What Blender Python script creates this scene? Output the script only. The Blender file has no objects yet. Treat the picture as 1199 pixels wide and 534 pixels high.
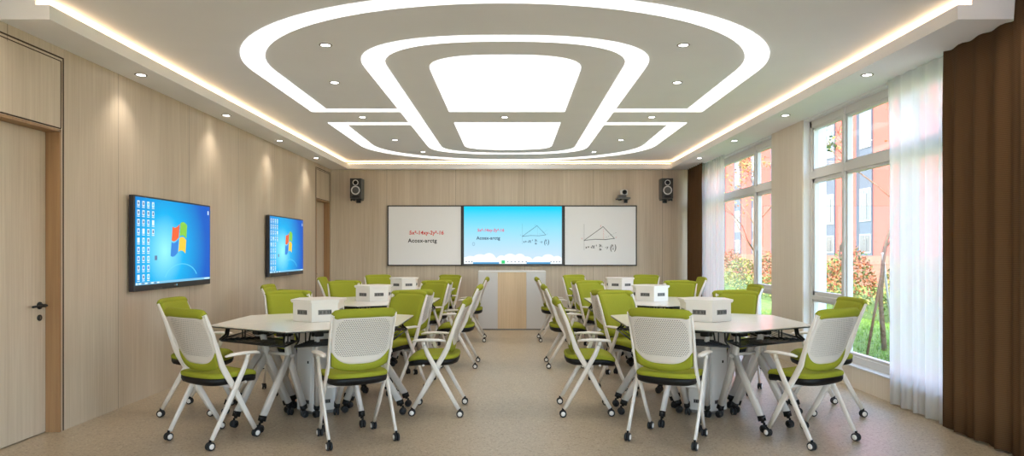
import bpy, bmesh, math, random
from mathutils import Vector, Matrix
R = math.radians
col = bpy.context.scene.collection
random.seed(7)

# ------------------------------------------------------------------ materials
def new_mat(name):
    m = bpy.data.materials.new(name); m.use_nodes = True
    nt = m.node_tree; b = nt.nodes['Principled BSDF']
    return m, nt, b
def srgb(r, g, b):
    f = lambda c: (c/255/12.92) if c/255 <= .04045 else ((c/255+.055)/1.055)**2.4
    return (f(r), f(g), f(b), 1)
def plain(name, c, rough=.5, metal=0, spec=None, bump=0, bscale=200, vary=0):
    m, nt, b = new_mat(name)
    b.inputs['Base Color'].default_value = c
    b.inputs['Roughness'].default_value = rough; b.inputs['Metallic'].default_value = metal
    if spec is not None: b.inputs['Specular IOR Level'].default_value = spec
    tc = nt.nodes.new('ShaderNodeTexCoord'); n = nt.nodes.new('ShaderNodeTexNoise')
    n.inputs['Scale'].default_value = bscale; nt.links.new(tc.outputs['Object'], n.inputs['Vector'])
    if vary:
        r = nt.nodes.new('ShaderNodeValToRGB')
        r.color_ramp.elements[0].color = tuple(x*(1-vary) for x in c[:3])+(1,)
        r.color_ramp.elements[1].color = tuple(min(1, x*(1+vary)) for x in c[:3])+(1,)
        r.color_ramp.elements[0].position = .3; r.color_ramp.elements[1].position = .7
        nt.links.new(n.outputs['Fac'], r.inputs['Fac']); nt.links.new(r.outputs['Color'], b.inputs['Base Color'])
    if bump:
        bp = nt.nodes.new('ShaderNodeBump'); bp.inputs['Strength'].default_value = bump; bp.inputs['Distance'].default_value = .002
        nt.links.new(n.outputs['Fac'], bp.inputs['Height']); nt.links.new(bp.outputs['Normal'], b.inputs['Normal'])
    return m
def emit(name, c, s):
    m, nt, b = new_mat(name)
    b.inputs['Base Color'].default_value = (0.02, .02, .02, 1)
    b.inputs['Emission Color'].default_value = c; b.inputs['Emission Strength'].default_value = s
    return m
def wood(name, dark, light, joint=0, off=0, axis='Y', rough=.42, joint_c=.55):
    """vertical-grain veneer; optional panel joints every `joint` metres along axis"""
    m, nt, b = new_mat(name); L = nt.links; N = nt.nodes
    geo = N.new('ShaderNodeNewGeometry')
    mp = N.new('ShaderNodeMapping'); mp.inputs['Scale'].default_value = (55, 55, 1.3)
    L.new(geo.outputs['Position'], mp.inputs['Vector'])
    n1 = N.new('ShaderNodeTexNoise'); n1.inputs['Scale'].default_value = 1; n1.inputs['Detail'].default_value = 5; n1.inputs['Roughness'].default_value = .65
    L.new(mp.outputs['Vector'], n1.inputs['Vector'])
    mp2 = N.new('ShaderNodeMapping'); mp2.inputs['Scale'].default_value = (4.5, 4.5, .25)
    L.new(geo.outputs['Position'], mp2.inputs['Vector'])
    n2 = N.new('ShaderNodeTexNoise'); n2.inputs['Scale'].default_value = 1; n2.inputs['Detail'].default_value = 2
    L.new(mp2.outputs['Vector'], n2.inputs['Vector'])
    mx = N.new('ShaderNodeMath'); mx.operation = 'MULTIPLY_ADD'; mx.inputs[1].default_value = .55
    L.new(n1.outputs['Fac'], mx.inputs[0])
    ml = N.new('ShaderNodeMath'); ml.operation = 'MULTIPLY'; ml.inputs[1].default_value = .45
    L.new(n2.outputs['Fac'], ml.inputs[0]); L.new(ml.outputs[0], mx.inputs[2])
    r = N.new('ShaderNodeValToRGB'); r.color_ramp.elements[0].position = .36; r.color_ramp.elements[1].position = .64
    r.color_ramp.elements[0].color = dark; r.color_ramp.elements[1].color = light
    L.new(mx.outputs[0], r.inputs['Fac'])
    out = r.outputs['Color']
    if joint:
        sp = N.new('ShaderNodeSeparateXYZ'); L.new(geo.outputs['Position'], sp.inputs[0])
        a = N.new('ShaderNodeMath'); a.operation = 'ADD'; a.inputs[1].default_value = -off+joint*20
        L.new(sp.outputs[axis], a.inputs[0])
        md = N.new('ShaderNodeMath'); md.operation = 'MODULO'; md.inputs[1].default_value = joint
        L.new(a.outputs[0], md.inputs[0])
        lt = N.new('ShaderNodeMath'); lt.operation = 'LESS_THAN'; lt.inputs[1].default_value = .006
        L.new(md.outputs[0], lt.inputs[0])
        mix = N.new('ShaderNodeMix'); mix.data_type = 'RGBA'
        L.new(lt.outputs[0], mix.inputs[0]); L.new(out, mix.inputs[6])
        mix.inputs[7].default_value = tuple(x*joint_c for x in dark[:3])+(1,)
        out = mix.outputs[2]
    L.new(out, b.inputs['Base Color'])
    b.inputs['Roughness'].default_value = rough
    bp = N.new('ShaderNodeBump'); bp.inputs['Strength'].default_value = .08; bp.inputs['Distance'].default_value = .001
    L.new(n1.outputs['Fac'], bp.inputs['Height']); L.new(bp.outputs['Normal'], b.inputs['Normal'])
    return m

W_D = srgb(192, 173, 149); W_L = srgb(214, 198, 176)
M = {}
M['wood_left'] = wood('wood_left', W_D, W_L, 1.22, 5.55, 'Y')
M['wood_back'] = wood('wood_back', W_D, W_L, 1.22, -1.0, 'X')
M['wood'] = wood('wood_plain', W_D, W_L)
M['wood_trim'] = wood('wood_trim', srgb(150, 112, 76), srgb(172, 134, 94))
M['wood_lectern'] = wood('wood_lectern', srgb(208, 178, 140), srgb(226, 198, 160))
M['groove'] = plain('groove', srgb(70, 48, 32), .8)
M['ceiling'] = plain('ceiling_paint', srgb(240, 238, 238), .8, vary=.01, bscale=3)
M['soffit'] = plain('soffit_paint', srgb(240, 238, 237), .75, vary=.01, bscale=3)
M['window_frame'] = plain('window_frame', srgb(212, 210, 206), .35)
M['plaster'] = plain('plaster', srgb(232, 232, 230), .8)
M['sill_wall'] = wood('sill_wall', srgb(212, 198, 178), srgb(228, 216, 198))
M['white_plastic'] = plain('white_plastic', srgb(226, 220, 212), .35)
M['white_metal'] = plain('white_metal', srgb(204, 197, 190), .3, 0)
M['chair_white'] = plain('chair_white', srgb(224, 216, 206), .35)
M['tabletop'] = plain('tabletop_white', srgb(224, 219, 209), .22)
M['edge_dark'] = plain('edge_dark', srgb(60, 62, 58), .5)
M['column_grey'] = plain('column_grey', srgb(208, 204, 200), .35)
M['black'] = plain('black_plastic', srgb(17, 16, 16), .5, spec=.3)
M['black_metal'] = plain('black_metal', srgb(30, 29, 28), .4, .3)
M['rubber'] = plain('rubber', srgb(32, 32, 33), .7)
M['dark_frame'] = plain('dark_frame', srgb(58, 52, 50), .4, .3)
M['bezel'] = plain('bezel', srgb(38, 36, 42), .3)
M['grey_plate'] = plain('grey_plate', srgb(120, 116, 112), .4, .2)
M['green'] = plain('green_fabric', srgb(148, 151, 44), .85, spec=.2, bump=.5, bscale=420, vary=.09)
M['shade_liner'] = plain('shade_grey_liner', srgb(112, 104, 90), .9)  # grey-brown stands in for the shade inside the shell holes
M['whiteboard'] = plain('whiteboard', srgb(240, 238, 238), .3)
M['red_ink'] = plain('red_ink', srgb(225, 50, 45), .6)
M['black_ink'] = plain('black_ink', srgb(32, 28, 28), .6)
M['chrome'] = plain('chrome', srgb(200, 200, 200), .2, 1)
M['speaker_grey'] = plain('speaker_grey', srgb(92, 90, 88), .4)
M['speaker_dark'] = plain('speaker_dark', srgb(50, 46, 44), .5)
M['ring_white'] = plain('ring_white', srgb(215, 214, 212), .35)
M['lamp_rim'] = plain('lamp_rim', srgb(150, 144, 138), .35, .4)
M['light'] = emit('light_panel_glow', (1, .985, .96, 1), 1.0)
M['led'] = emit('led_glow', (1, .70, .40, 1), 7.5)
M['lamp_glow'] = emit('lamp_glow', (1, .97, .92, 1), 10)

# perforated white back shell
def perforated():
    m, nt, b = new_mat('perforated_white'); L = nt.links; N = nt.nodes
    b.inputs['Base Color'].default_value = srgb(224, 216, 206); b.inputs['Roughness'].default_value = .4
    tc = N.new('ShaderNodeTexCoord'); sp = N.new('ShaderNodeSeparateXYZ'); L.new(tc.outputs['Object'], sp.inputs[0])
    def math_(op, a, bb=None, c=None):
        n = N.new('ShaderNodeMath'); n.operation = op
        for i, v in enumerate((a, bb, c)):
            if v is None: continue
            if hasattr(v, 'links'): L.new(v, n.inputs[i])
            else: n.inputs[i].default_value = v
        return n.outputs[0]
    row = math_('FLOOR', math_('MULTIPLY', sp.outputs['Z'], 1/.0106))
    shift = math_('MULTIPLY', row, .5)
    fx = math_('SUBTRACT', math_('FRACT', math_('ADD', math_('MULTIPLY_ADD', sp.outputs['X'], 1/.0146, 40), shift)), .5)
    fz = math_('SUBTRACT', math_('FRACT', math_('MULTIPLY', sp.outputs['Z'], 1/.0106)), .5)
    d = math_('ADD', math_('POWER', math_('MULTIPLY', math_('ABSOLUTE', fx), 1/.34), 2.0), math_('POWER', math_('MULTIPLY', math_('ABSOLUTE', fz), 1/.28), 2.0))
    hole = math_('LESS_THAN', d, 1.0)
    # region limits
    ctr = math_('ADD', math_('POWER', math_('MULTIPLY', math_('ABSOLUTE', sp.outputs['X']), 1/.182), 6.0), math_('POWER', math_('MULTIPLY', math_('ABSOLUTE', math_('SUBTRACT', sp.outputs['Z'], .712)), 1/.128), 4.0))
    inr = math_('LESS_THAN', ctr, 1.0)
    fac = math_('MULTIPLY', hole, inr)
    t = N.new('ShaderNodeBsdfTransparent'); mx = N.new('ShaderNodeMixShader')
    L.new(fac, mx.inputs[0]); L.new(b.outputs[0], mx.inputs[1]); L.new(t.outputs[0], mx.inputs[2])
    L.new(mx.outputs[0], N['Material Output'].inputs['Surface'])
    return m
M['perforated'] = perforated()

def floor_mat():
    m, nt, b = new_mat('terrazzo_floor'); L = nt.links; N = nt.nodes
    geo = N.new('ShaderNodeNewGeometry')
    v = N.new('ShaderNodeTexVoronoi'); v.inputs['Scale'].default_value = 95; L.new(geo.outputs['Position'], v.inputs['Vector'])
    r = N.new('ShaderNodeValToRGB'); e = r.color_ramp.elements
    e[0].color = srgb(150, 129, 103); e[1].color = srgb(180, 162, 136); e[0].position = .0; e[1].position = .35
    x = e.new(.93); x.color = srgb(180, 162, 136); y = e.new(1.0); y.color = srgb(200, 186, 164)
    sp = N.new('ShaderNodeSeparateColor'); L.new(v.outputs['Color'], sp.inputs[0])
    L.new(sp.outputs[0], r.inputs['Fac'])
    n = N.new('ShaderNodeTexNoise'); n.inputs['Scale'].default_value = 1.2; n.inputs['Detail'].default_value = 3
    L.new(geo.outputs['Position'], n.inputs['Vector'])
    mr = N.new('ShaderNodeMapRange'); mr.inputs['From Min'].default_value = .3; mr.inputs['From Max'].default_value = .7
    mr.inputs['To Min'].default_value = .33; mr.inputs['To Max'].default_value = .37
    L.new(n.outputs['Fac'], mr.inputs['Value']); L.new(mr.outputs[0], b.inputs['Roughness'])
    L.new(r.outputs['Color'], b.inputs['Base Color'])
    return m
M['floor'] = floor_mat()

def curtain_mat():
    m, nt, b = new_mat('brown_curtain'); L = nt.links; N = nt.nodes
    geo = N.new('ShaderNodeNewGeometry'); w = N.new('ShaderNodeTexWave'); w.bands_direction = 'Z'
    w.inputs['Scale'].default_value = 26; w.inputs['Distortion'].default_value = .6; L.new(geo.outputs['Position'], w.inputs['Vector'])
    r = N.new('ShaderNodeValToRGB'); r.color_ramp.elements[0].color = srgb(84, 60, 38); r.color_ramp.elements[1].color = srgb(100, 74, 48)
    L.new(w.outputs['Fac'], r.inputs['Fac']); L.new(r.outputs['Color'], b.inputs['Base Color'])
    b.inputs['Roughness'].default_value = .9; b.inputs['Specular IOR Level'].default_value = .15
    return m
M['curtain'] = curtain_mat()
def sheer_mat():
    m, nt, b = new_mat('sheer_fabric'); L = nt.links; N = nt.nodes
    d = N.new('ShaderNodeBsdfDiffuse'); d.inputs[0].default_value = (.92, .92, .92, 1)
    t = N.new('ShaderNodeBsdfTranslucent'); t.inputs[0].default_value = (.92, .92, .92, 1)
    tr = N.new('ShaderNodeBsdfTransparent'); a = N.new('ShaderNodeMixShader'); a.inputs[0].default_value = .5
    L.new(d.outputs[0], a.inputs[1]); L.new(t.outputs[0], a.inputs[2])
    c = N.new('ShaderNodeMixShader')
    # cloth seen edge-on is denser
    lw = N.new('ShaderNodeLayerWeight'); lw.inputs['Blend'].default_value = .35
    mr = N.new('ShaderNodeMapRange'); mr.inputs['To Min'].default_value = .42; mr.inputs['To Max'].default_value = .05
    L.new(lw.outputs['Facing'], mr.inputs['Value']); L.new(mr.outputs[0], c.inputs[0])
    L.new(a.outputs[0], c.inputs[1]); L.new(tr.outputs[0], c.inputs[2])
    L.new(c.outputs[0], N['Material Output'].inputs['Surface'])
    return m
M['sheer'] = sheer_mat()
def glass_mat():
    m, nt, b = new_mat('window_glass'); L = nt.links; N = nt.nodes
    tr = N.new('ShaderNodeBsdfTransparent'); tr.inputs[0].default_value = (.97, .98, .98, 1)
    g = N.new('ShaderNodeBsdfGlossy'); g.inputs['Roughness'].default_value = 0
    f = N.new('ShaderNodeFresnel'); ge = N.new('ShaderNodeNewGeometry')
    mr = N.new('ShaderNodeMapRange'); mr.inputs['To Min'].default_value = 1.6; mr.inputs['To Max'].default_value = 1/1.6
    L.new(ge.outputs['Backfacing'], mr.inputs['Value']); L.new(mr.outputs[0], f.inputs['IOR'])
    c = N.new('ShaderNodeMixShader'); L.new(f.outputs[0], c.inputs[0]); L.new(tr.outputs[0], c.inputs[1]); L.new(g.outputs[0], c.inputs[2])
    L.new(c.outputs[0], N['Material Output'].inputs['Surface'])
    return m
M['glass'] = glass_mat()

# ------------------------------------------------------------------ mesh helpers
class MB:
    def __init__(s): s.bm = bmesh.new(); s.mats = []
    def mi(s, m):
        if m not in s.mats: s.mats.append(m)
        return s.mats.index(m)
    def _fin(s, faces, m, smooth):
        i = s.mi(m)
        for f in faces: f.material_index = i; f.smooth = smooth
    def box(s, lo, hi, m, bev=0, mat=None, seg=2):
        lo = Vector(lo); hi = Vector(hi); c = (lo+hi)/2; d = hi-lo
        T = Matrix.Translation(c) @ Matrix.Diagonal((d.x, d.y, d.z, 1))
        if mat is not None: T = mat @ T
        before = set(s.bm.faces) if bev else None
        r = bmesh.ops.create_cube(s.bm, size=1, matrix=T)
        if bev:
            es = list({e for v in r['verts'] for e in v.link_edges})
            bmesh.ops.bevel(s.bm, geom=es, offset=bev, segments=seg, affect='EDGES', profile=.5)
            s._fin([f for f in s.bm.faces if f not in before], m, False)
        else: s._fin({f for v in r['verts'] for f in v.link_faces}, m, False)
        return s
    def rings(s, rings, m, close=True, cap=True, smooth=True):
        vs = [[s.bm.verts.new(p) for p in r] for r in rings]; fs = []; n = len(vs[0])
        for a, b in zip(vs, vs[1:]):
            for k in range(n if close else n-1):
                k2 = (k+1) % n
                fs.append(s.bm.faces.new((a[k], a[k2], b[k2], b[k])))
        s._fin(fs, m, smooth)
        if cap: s._fin([s.bm.faces.new(vs[0][::-1]), s.bm.faces.new(vs[-1])], m, False)
        return s
    def sweep(s, pts, a, b, m, ref=(1, 0, 0), n=10, power=2.0, smooth=True):
        """oval profile: half-width a along ref, b across; a,b may be lists"""
        pts = [Vector(p) for p in pts]; ref = Vector(ref).normalized(); out = []
        for i, p in enumerate(pts):
            t = (pts[min(i+1, len(pts)-1)]-pts[max(i-1, 0)]).normalized()
            u = (ref-t*ref.dot(t)).normalized(); v = t.cross(u)
            aa = a[i] if isinstance(a, (list, tuple)) else a; bb = b[i] if isinstance(b, (list, tuple)) else b
            ring = []
            for k in range(n):
                th = 2*math.pi*(k+.5)/n; ct, st = math.cos(th), math.sin(th)
                e = 2/power
                ring.append(p+u*aa*math.copysign(abs(ct)**e, ct)+v*bb*math.copysign(abs(st)**e, st))
            out.append(ring)
        return s.rings(out, m, smooth=smooth)
    def cyl(s, p0, p1, r, m, n=16, r1=None, smooth=True):
        p0 = Vector(p0); p1 = Vector(p1); t = (p1-p0).normalized()
        ref = Vector((0, 0, 1)) if abs(t.z) < .9 else Vector((1, 0, 0))
        u = t.cross(ref).normalized(); v = t.cross(u); r1 = r if r1 is None else r1
        return s.rings([[p+(u*math.cos(2*math.pi*k/n)+v*math.sin(2*math.pi*k/n))*rr for k in range(n)] for p, rr in ((p0, r), (p1, r1))], m, smooth=smooth)
    def lathe(s, c, axis, prof, m, n=20, smooth=True):
        c = Vector(c); t = Vector(axis).normalized(); ref = Vector((0, 0, 1)) if abs(t.z) < .9 else Vector((1, 0, 0))
        u = t.cross(ref).normalized(); v = t.cross(u)
        return s.rings([[c+t*h+(u*math.cos(2*math.pi*k/n)+v*math.sin(2*math.pi*k/n))*r for k in range(n)] for r, h in prof], m, smooth=smooth)
    def prism(s, poly, z0, z1, m, smooth=False):
        return s.rings([[(x, y, z0) for x, y in poly], [(x, y, z1) for x, y in poly]], m, smooth=smooth)
    def band(s, outer, inner, z0, z1, m):
        """strip between two open outlines with equal counts, thickness z0..z1"""
        vs = [[s.bm.verts.new((x, y, z)) for x, y in o] for o in (outer, inner) for z in (z0, z1)]
        ob, ot, ib, it = vs; fs = []
        for k in range(len(outer)-1):
            for q in ((ob, ib), (it, ot), (ot, ob), (ib, it)):
                a, b = q; fs.append(s.bm.faces.new((a[k], a[k+1], b[k+1], b[k])))
        for k in (0, -1): fs.append(s.bm.faces.new((ob[k], ot[k], it[k], ib[k])))
        s._fin(fs, m, False); return s
    def poly(s, pts, m):
        s._fin([s.bm.faces.new([s.bm.verts.new(p) for p in pts])], m, False); return s
    def grid_solid(s, F, nu, nv, m, smooth=True):
        """F(i/nu, j/nv, side) -> point; side 0 and 1; closed slab"""
        V = [[[s.bm.verts.new(F(i/nu, j/nv, k)) for j in range(nv+1)] for i in range(nu+1)] for k in (0, 1)]
        fs = []
        for i in range(nu):
            for j in range(nv):
                fs.append(s.bm.faces.new((V[0][i][j], V[0][i][j+1], V[0][i+1][j+1], V[0][i+1][j])))
                fs.append(s.bm.faces.new((V[1][i][j], V[1][i+1][j], V[1][i+1][j+1], V[1][i][j+1])))
        for i in range(nu):
            for j in (0, nv): fs.append(s.bm.faces.new((V[0][i][j], V[0][i+1][j], V[1][i+1][j], V[1][i][j])))
        for j in range(nv):
            for i in (0, nu): fs.append(s.bm.faces.new((V[0][i][j], V[0][i][j+1], V[1][i][j+1], V[1][i][j])))
        s._fin(fs, m, smooth); return s
    def text(s, txt, mat, m, size=.1, shear=0, space=1.0, bold=0):
        cu = bpy.data.curves.new('t', 'FONT'); cu.body = txt; cu.size = size; cu.shear = shear; cu.space_character = space; cu.offset = bold
        ob = bpy.data.objects.new('t', cu); col.objects.link(ob)
        dg = bpy.context.evaluated_depsgraph_get(); me = bpy.data.meshes.new_from_object(ob.evaluated_get(dg))
        w = max((v.co.x for v in me.vertices), default=0)
        n0 = len(s.bm.verts); f0 = len(s.bm.faces)
        me.transform(mat); s.bm.from_mesh(me); s.bm.faces.ensure_lookup_table()
        s._fin(s.bm.faces[f0:], m, False)
        bpy.data.objects.remove(ob); bpy.data.curves.remove(cu); bpy.data.meshes.remove(me)
        return w
    def build(s, name, parent=None, recalc=True, loc=None):
        if recalc: bmesh.ops.recalc_face_normals(s.bm, faces=s.bm.faces)
        me = bpy.data.meshes.new(name); s.bm.to_mesh(me); s.bm.free()
        for m in s.mats: me.materials.append(m)
        if loc is not None: me.transform(Matrix.Translation(-Vector(loc)))
        o = bpy.data.objects.new(name, me); col.objects.link(o)
        if loc is not None: o.location = loc
        if parent is not None: o.parent = parent
        return o
def empty(name, loc=(0, 0, 0), rz=0):
    o = bpy.data.objects.new(name, None); col.objects.link(o); o.location = loc; o.rotation_euler = (0, 0, rz); o.empty_display_size = .1
    return o
def tag(o, label, cat, group=None, kind=None):
    if label: o['label'] = label
    if cat: o['category'] = cat
    if group: o['group'] = group
    if kind: o['kind'] = kind
    return o
def struct(o): o['kind'] = 'structure'; return o
children = {}
def copy_tree(o, parent=None):
    c = o.copy(); col.objects.link(c); c.parent = parent
    for ch in list(o.children): copy_tree(ch, c)
    return c

# ------------------------------------------------------------------ room shell
XL, XR, YB, YF = -3.2, 3.2, 12.1, -3.5
ZS, ZL, ZC = 2.72, 2.81, 2.855      # soffit underside, lip top, ceiling
struct(MB().box((XL-.3, YF-.2, -.15), (XR+.26, YB+.2, 0), M['floor']).build('floor'))
struct(MB().box((XL-.3, YF-.2, ZC), (XR+.26, YB+.2, ZC+.25), M['ceiling']).build('ceiling'))
struct(MB().box((XL-.3, YB, 0), (XR+.26, YB+.2, ZC), M['wood_back']).build('wall_back'))
w = MB()
w.box((XL-.3, YF-.2, 0), (-2.8, YF, ZC), M['wood']); w.box((2.8, YF-.2, 0), (XR+.26, YF, ZC), M['wood'])
w.box((-2.8, YF-.2, 0), (2.8, YF, .12), M['wood']); w.box((-2.8, YF-.2, 2.72), (2.8, YF, ZC), M['wood'])
struct(w.build('wall_front'))
def fill_glazing():  # added glazed wall behind the camera, brightens the room with daylight
    r = empty('window_4', (0, YF-.1, .12)); struct(r); P = Vector(r.location); f = MB(); y0, y1 = YF-.13, YF-.06
    for x in (-2.8, -1.42, -.03, 1.36, 2.74): f.box((x, y0, .12), (x+.06, y1, 2.72), M['window_frame'], .004)
    for z in (.12, 2.66): f.box((-2.8, y0, z), (2.8, y1, z+.06), M['window_frame'], .004)
    o = f.build('window_frame', loc=P); o.parent = r; o.location = (0, 0, 0)
    g = MB(); g.poly([(2.8, YF-.09, .12), (-2.8, YF-.09, .12), (-2.8, YF-.09, 2.7), (2.8, YF-.09, 2.7)], M['glass'])
    o = g.build('window_glass', loc=P, recalc=False); o.parent = r; o.location = (0, 0, 0)

# left wall with two door recesses
w = MB(); T = .18
D1 = (3.92, 4.845); D2 = (11.16, 11.98); DH = 2.14
for a, b in ((YF, D1[0]), (D1[1], D2[0]), (D2[1], YB)): w.box((XL-T, a, 0), (XL, b, ZC), M['wood_left'])
for a, b in (D1, D2):
    w.box((XL-T, a, DH), (XL, b, ZC), M['wood_left']); w.box((XL-T, a, 0), (XL-.125, b, DH), M['wood'])
struct(w.build('wall_left'))
def door(n, D, hand):
    a, b = D
    r = empty('door_%d' % n, (XL-.1, (a+b)/2, 0)); struct(r); P = Vector(r.location)
    f = MB()
    # lining of the recess
    f.box((XL-.12, a, 0), (XL+.004, a+.018, DH), M['wood_trim']); f.box((XL-.12, b-.018, 0), (XL+.004, b, DH), M['wood_trim'])
    f.box((XL-.12, a, DH-.018), (XL+.004, b, DH), M['wood_trim'])
    # shadow groove outline around door and transom panel
    for q, wd in ((0, .010), (.026, .006)):
        y0, y1, z1 = a-.03+q, b+.03-q, 2.655-q
        if q: z0 = DH+.01
        else: z0 = 0
        f.box((XL, y0, z0), (XL+.003, y0+wd, z1), M['groove']); f.box((XL, y1-wd, z0), (XL+.003, y1, z1), M['groove'])
        f.box((XL, y0, z1-wd), (XL+.003, y1, z1), M['groove'])
    f.box((XL, a-.0, DH+.004), (XL+.003, b, DH+.012), M['groove'])
    o = f.build('door_frame', loc=P); o.parent = r; o.location = (0, 0, 0)
    o = MB().box((XL-.002, a+.01, DH+.014), (XL+.0025, b-.01, 2.61), M['wood']).build('transom_panel', loc=P); o.parent = r; o.location = (0, 0, 0)
    l = MB().box((XL-.124, a+.02, .006), (XL-.094, b-.02, DH-.02), M['wood'], .002).build('door_leaf', loc=P); l.parent = r; l.location = (0, 0, 0)
    h = MB(); y = b-.085 if hand > 0 else a+.085; x = XL-.094; z = .90
    h.lathe((x, y, z), (1, 0, 0), ((.026, 0), (.026, .008), (.022, .011), (.011, .012), (.011, .045)), M['black_metal'])
    h.sweep([(x+.045, y+.012, z), (x+.047, y-.03*hand, z), (x+.047, y-.13*hand, z)], .008, .007, M['black_metal'], ref=(0, 0, 1))
    h.lathe((x, y, z-.085), (1, 0, 0), ((.022, 0), (.022, .007), (.019, .009)), M['black_metal'])
    h.box((x+.009, y-.003, z-.094), (x+.011, y+.003, z-.076), M['chrome'])
    o = h.build('door_handle', loc=P); o.parent = l; o.location = (0, 0, 0); o['label'] = 'black lever handle with round keyhole plate'
door(1, D1, 1); door(2, D2, -1)

# right (window) wall
WX0, WX1 = 3.2, 3.46
WIN = [(3.95, 7.52), (8.43, 12.0), (-.53, 3.04)]  # last opening is for an added, unseen window
w = MB()
for a, b in ((YF, -.53), (3.04, 3.95), (7.52, 8.43), (12.0, YB)): w.box((WX0+.012, a, 0), (WX1, b, ZC), M['plaster'])
for a, b in WIN:
    w.box((WX0+.012, a, 0), (WX1, b, .20), M['plaster']); w.box((WX0+.012, a, 2.70), (WX1, b, ZC), M['plaster'])
struct(w.build('wall_right'))
w = MB()
w.box((WX0, 7.525, 0), (WX0+.012, 8.425, ZC), M['sill_wall'])
w.box((WX0, YF, 0), (WX0+.012, -.53, ZC), M['wood']); w.box((WX0, 3.04, 0), (WX0+.012, 3.95, ZC), M['wood']); w.box((WX0, 12.0, 0), (WX0+.012, YB, ZC), M['wood'])
for a, b in WIN: w.box((WX0, a, 0), (WX0+.012, b, .192), M['sill_wall'])
struct(w.build('trim_1'))     # wood cladding of pillar and sill wall
def window(n, a, b):
    r = empty('window_%d' % n, (3.32, (a+b)/2, .2)); struct(r); P = Vector(r.location)
    f = MB(); X0, X1 = 3.275, 3.345; m = M['window_frame']; B = .004
    z0, z1 = .205, 2.70
    f.box((X0, a, z0), (X1, a+.055, z1), m, B); f.box((X0, b-.055, z0), (X1, b, z1), m, B)
    f.box((X0, a, z0), (X1, b, z0+.07), m, B); f.box((X0, a, z1-.075), (X1, b, z1), m, B)
    m1, m2 = a+.775, b-.775
    for y in (m1, m2): f.box((X0-.010, y-.028, z0+.001), (X1-.002, y+.028, z1-.001), m, B)
    f.box((X0-.006, a+.001, 2.065), (X1-.001, b-.001, 2.15), m, B)
    def sash(y0, y1, za, zb, t=.035):
        f.box((X0+.012, y0, za), (X1-.005, y0+t, zb), m, .003); f.box((X0+.012, y1-t, za), (X1-.005, y1, zb), m, .003)
        f.box((X0+.012, y0, za), (X1-.005, y1, za+t), m, .003); f.box((X0+.012, y0, zb-t), (X1-.005, y1, zb), m, .003)
    for y0, y1 in ((a+.05, m1-.022), (m2+.022, b-.05)):
        f.box((X0-.004, y0, .755), (X1, y1, .80), m, B)
        sash(y0, y1, .795, 2.07, .05); sash(y0, y1, .27, .76, .03); sash(y0, y1, 2.145, 2.63, .03)
    sash(m1+.022, m2-.022, .27, 2.07, .03); sash(m1+.022, m2-.022, 2.145, 2.63, .03)
    o = f.build('window_frame', loc=P); o.parent = r; o.location = (0, 0, 0)
    g = MB(); g.poly([(3.312, a+.03, .23), (3.312, b-.03, .23), (3.312, b-.03, 2.67), (3.312, a+.03, 2.67)], M['glass'])
    o = g.build('window_glass', loc=P, recalc=False); o.parent = r; o.location = (0, 0, 0)
    s = MB(); s.box((WX0-.012, a, .192), (X0+.01, b, .207), M['window_frame'], .003)
    o = s.build('window_sill', loc=P); o.parent = r; o.location = (0, 0, 0)
    h = MB()
    for y in ((m1-.05) if n == 1 else (m2+.05),):
        h.box((X0-.004, y-.012, 1.28), (X0+.014, y+.012, 1.36), m, .002); h.box((X0-.022, y-.008, 1.20), (X0-.008, y+.008, 1.34), m, .003)
    o = h.build('window_handle', loc=P); o.parent = r; o.location = (0, 0, 0)
window(2, *WIN[0]); window(1, *WIN[1]); window(3, *WIN[2])  # the third is an added window out of view, to let in more light

fill_glazing()
# soffits: lower board with lip, cove channel, upper block
LX, RX, LY = -2.872, 2.768, 11.95; CH = .09; YN = 4.243; XCAP = 3.13
s = MB()
s.box((XL, YN, ZS), (LX, YB, ZL), M['soffit']); s.box((XL, YN, ZL), (LX-CH, YB, ZC), M['soffit'])
struct(s.build('trim_2'))
s = MB()
s.box((RX, YN, ZS), (XCAP, YB, ZL), M['soffit']); s.box((RX+CH, YN, ZL), (XCAP, YB, ZC), M['soffit'])
s.box((XCAP, 4.26, ZS), (WX0+.012, YB, ZC), M['soffit'])
struct(s.build('trim_3'))
s = MB()
s.box((LX, LY, ZS), (RX, YB, ZL), M['soffit'])
struct(s.build('trim_4'))
# warm LED strips lying in the coves
def led(lo, hi, label):
    o = MB().box(lo, hi, M['led']).build('led_strip', loc=((lo[0]+hi[0])/2, (lo[1]+hi[1])/2, lo[2]))
    tag(o, label, 'light strip', 'warm cove light strips')
led((LX-.075, YN+.02, ZL), (LX-.055, LY, ZL+.008), 'warm light strip hidden in the ceiling cove along the left wall')
led((RX+.055, YN+.02, ZL), (RX+.075, LY, ZL+.008), 'warm light strip hidden in the ceiling cove along the window side')
led((LX-.05, LY+.045, ZL), (RX+.05, LY+.065, ZL+.008), 'warm light strip hidden in the ceiling cove above the whiteboards')

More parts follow.
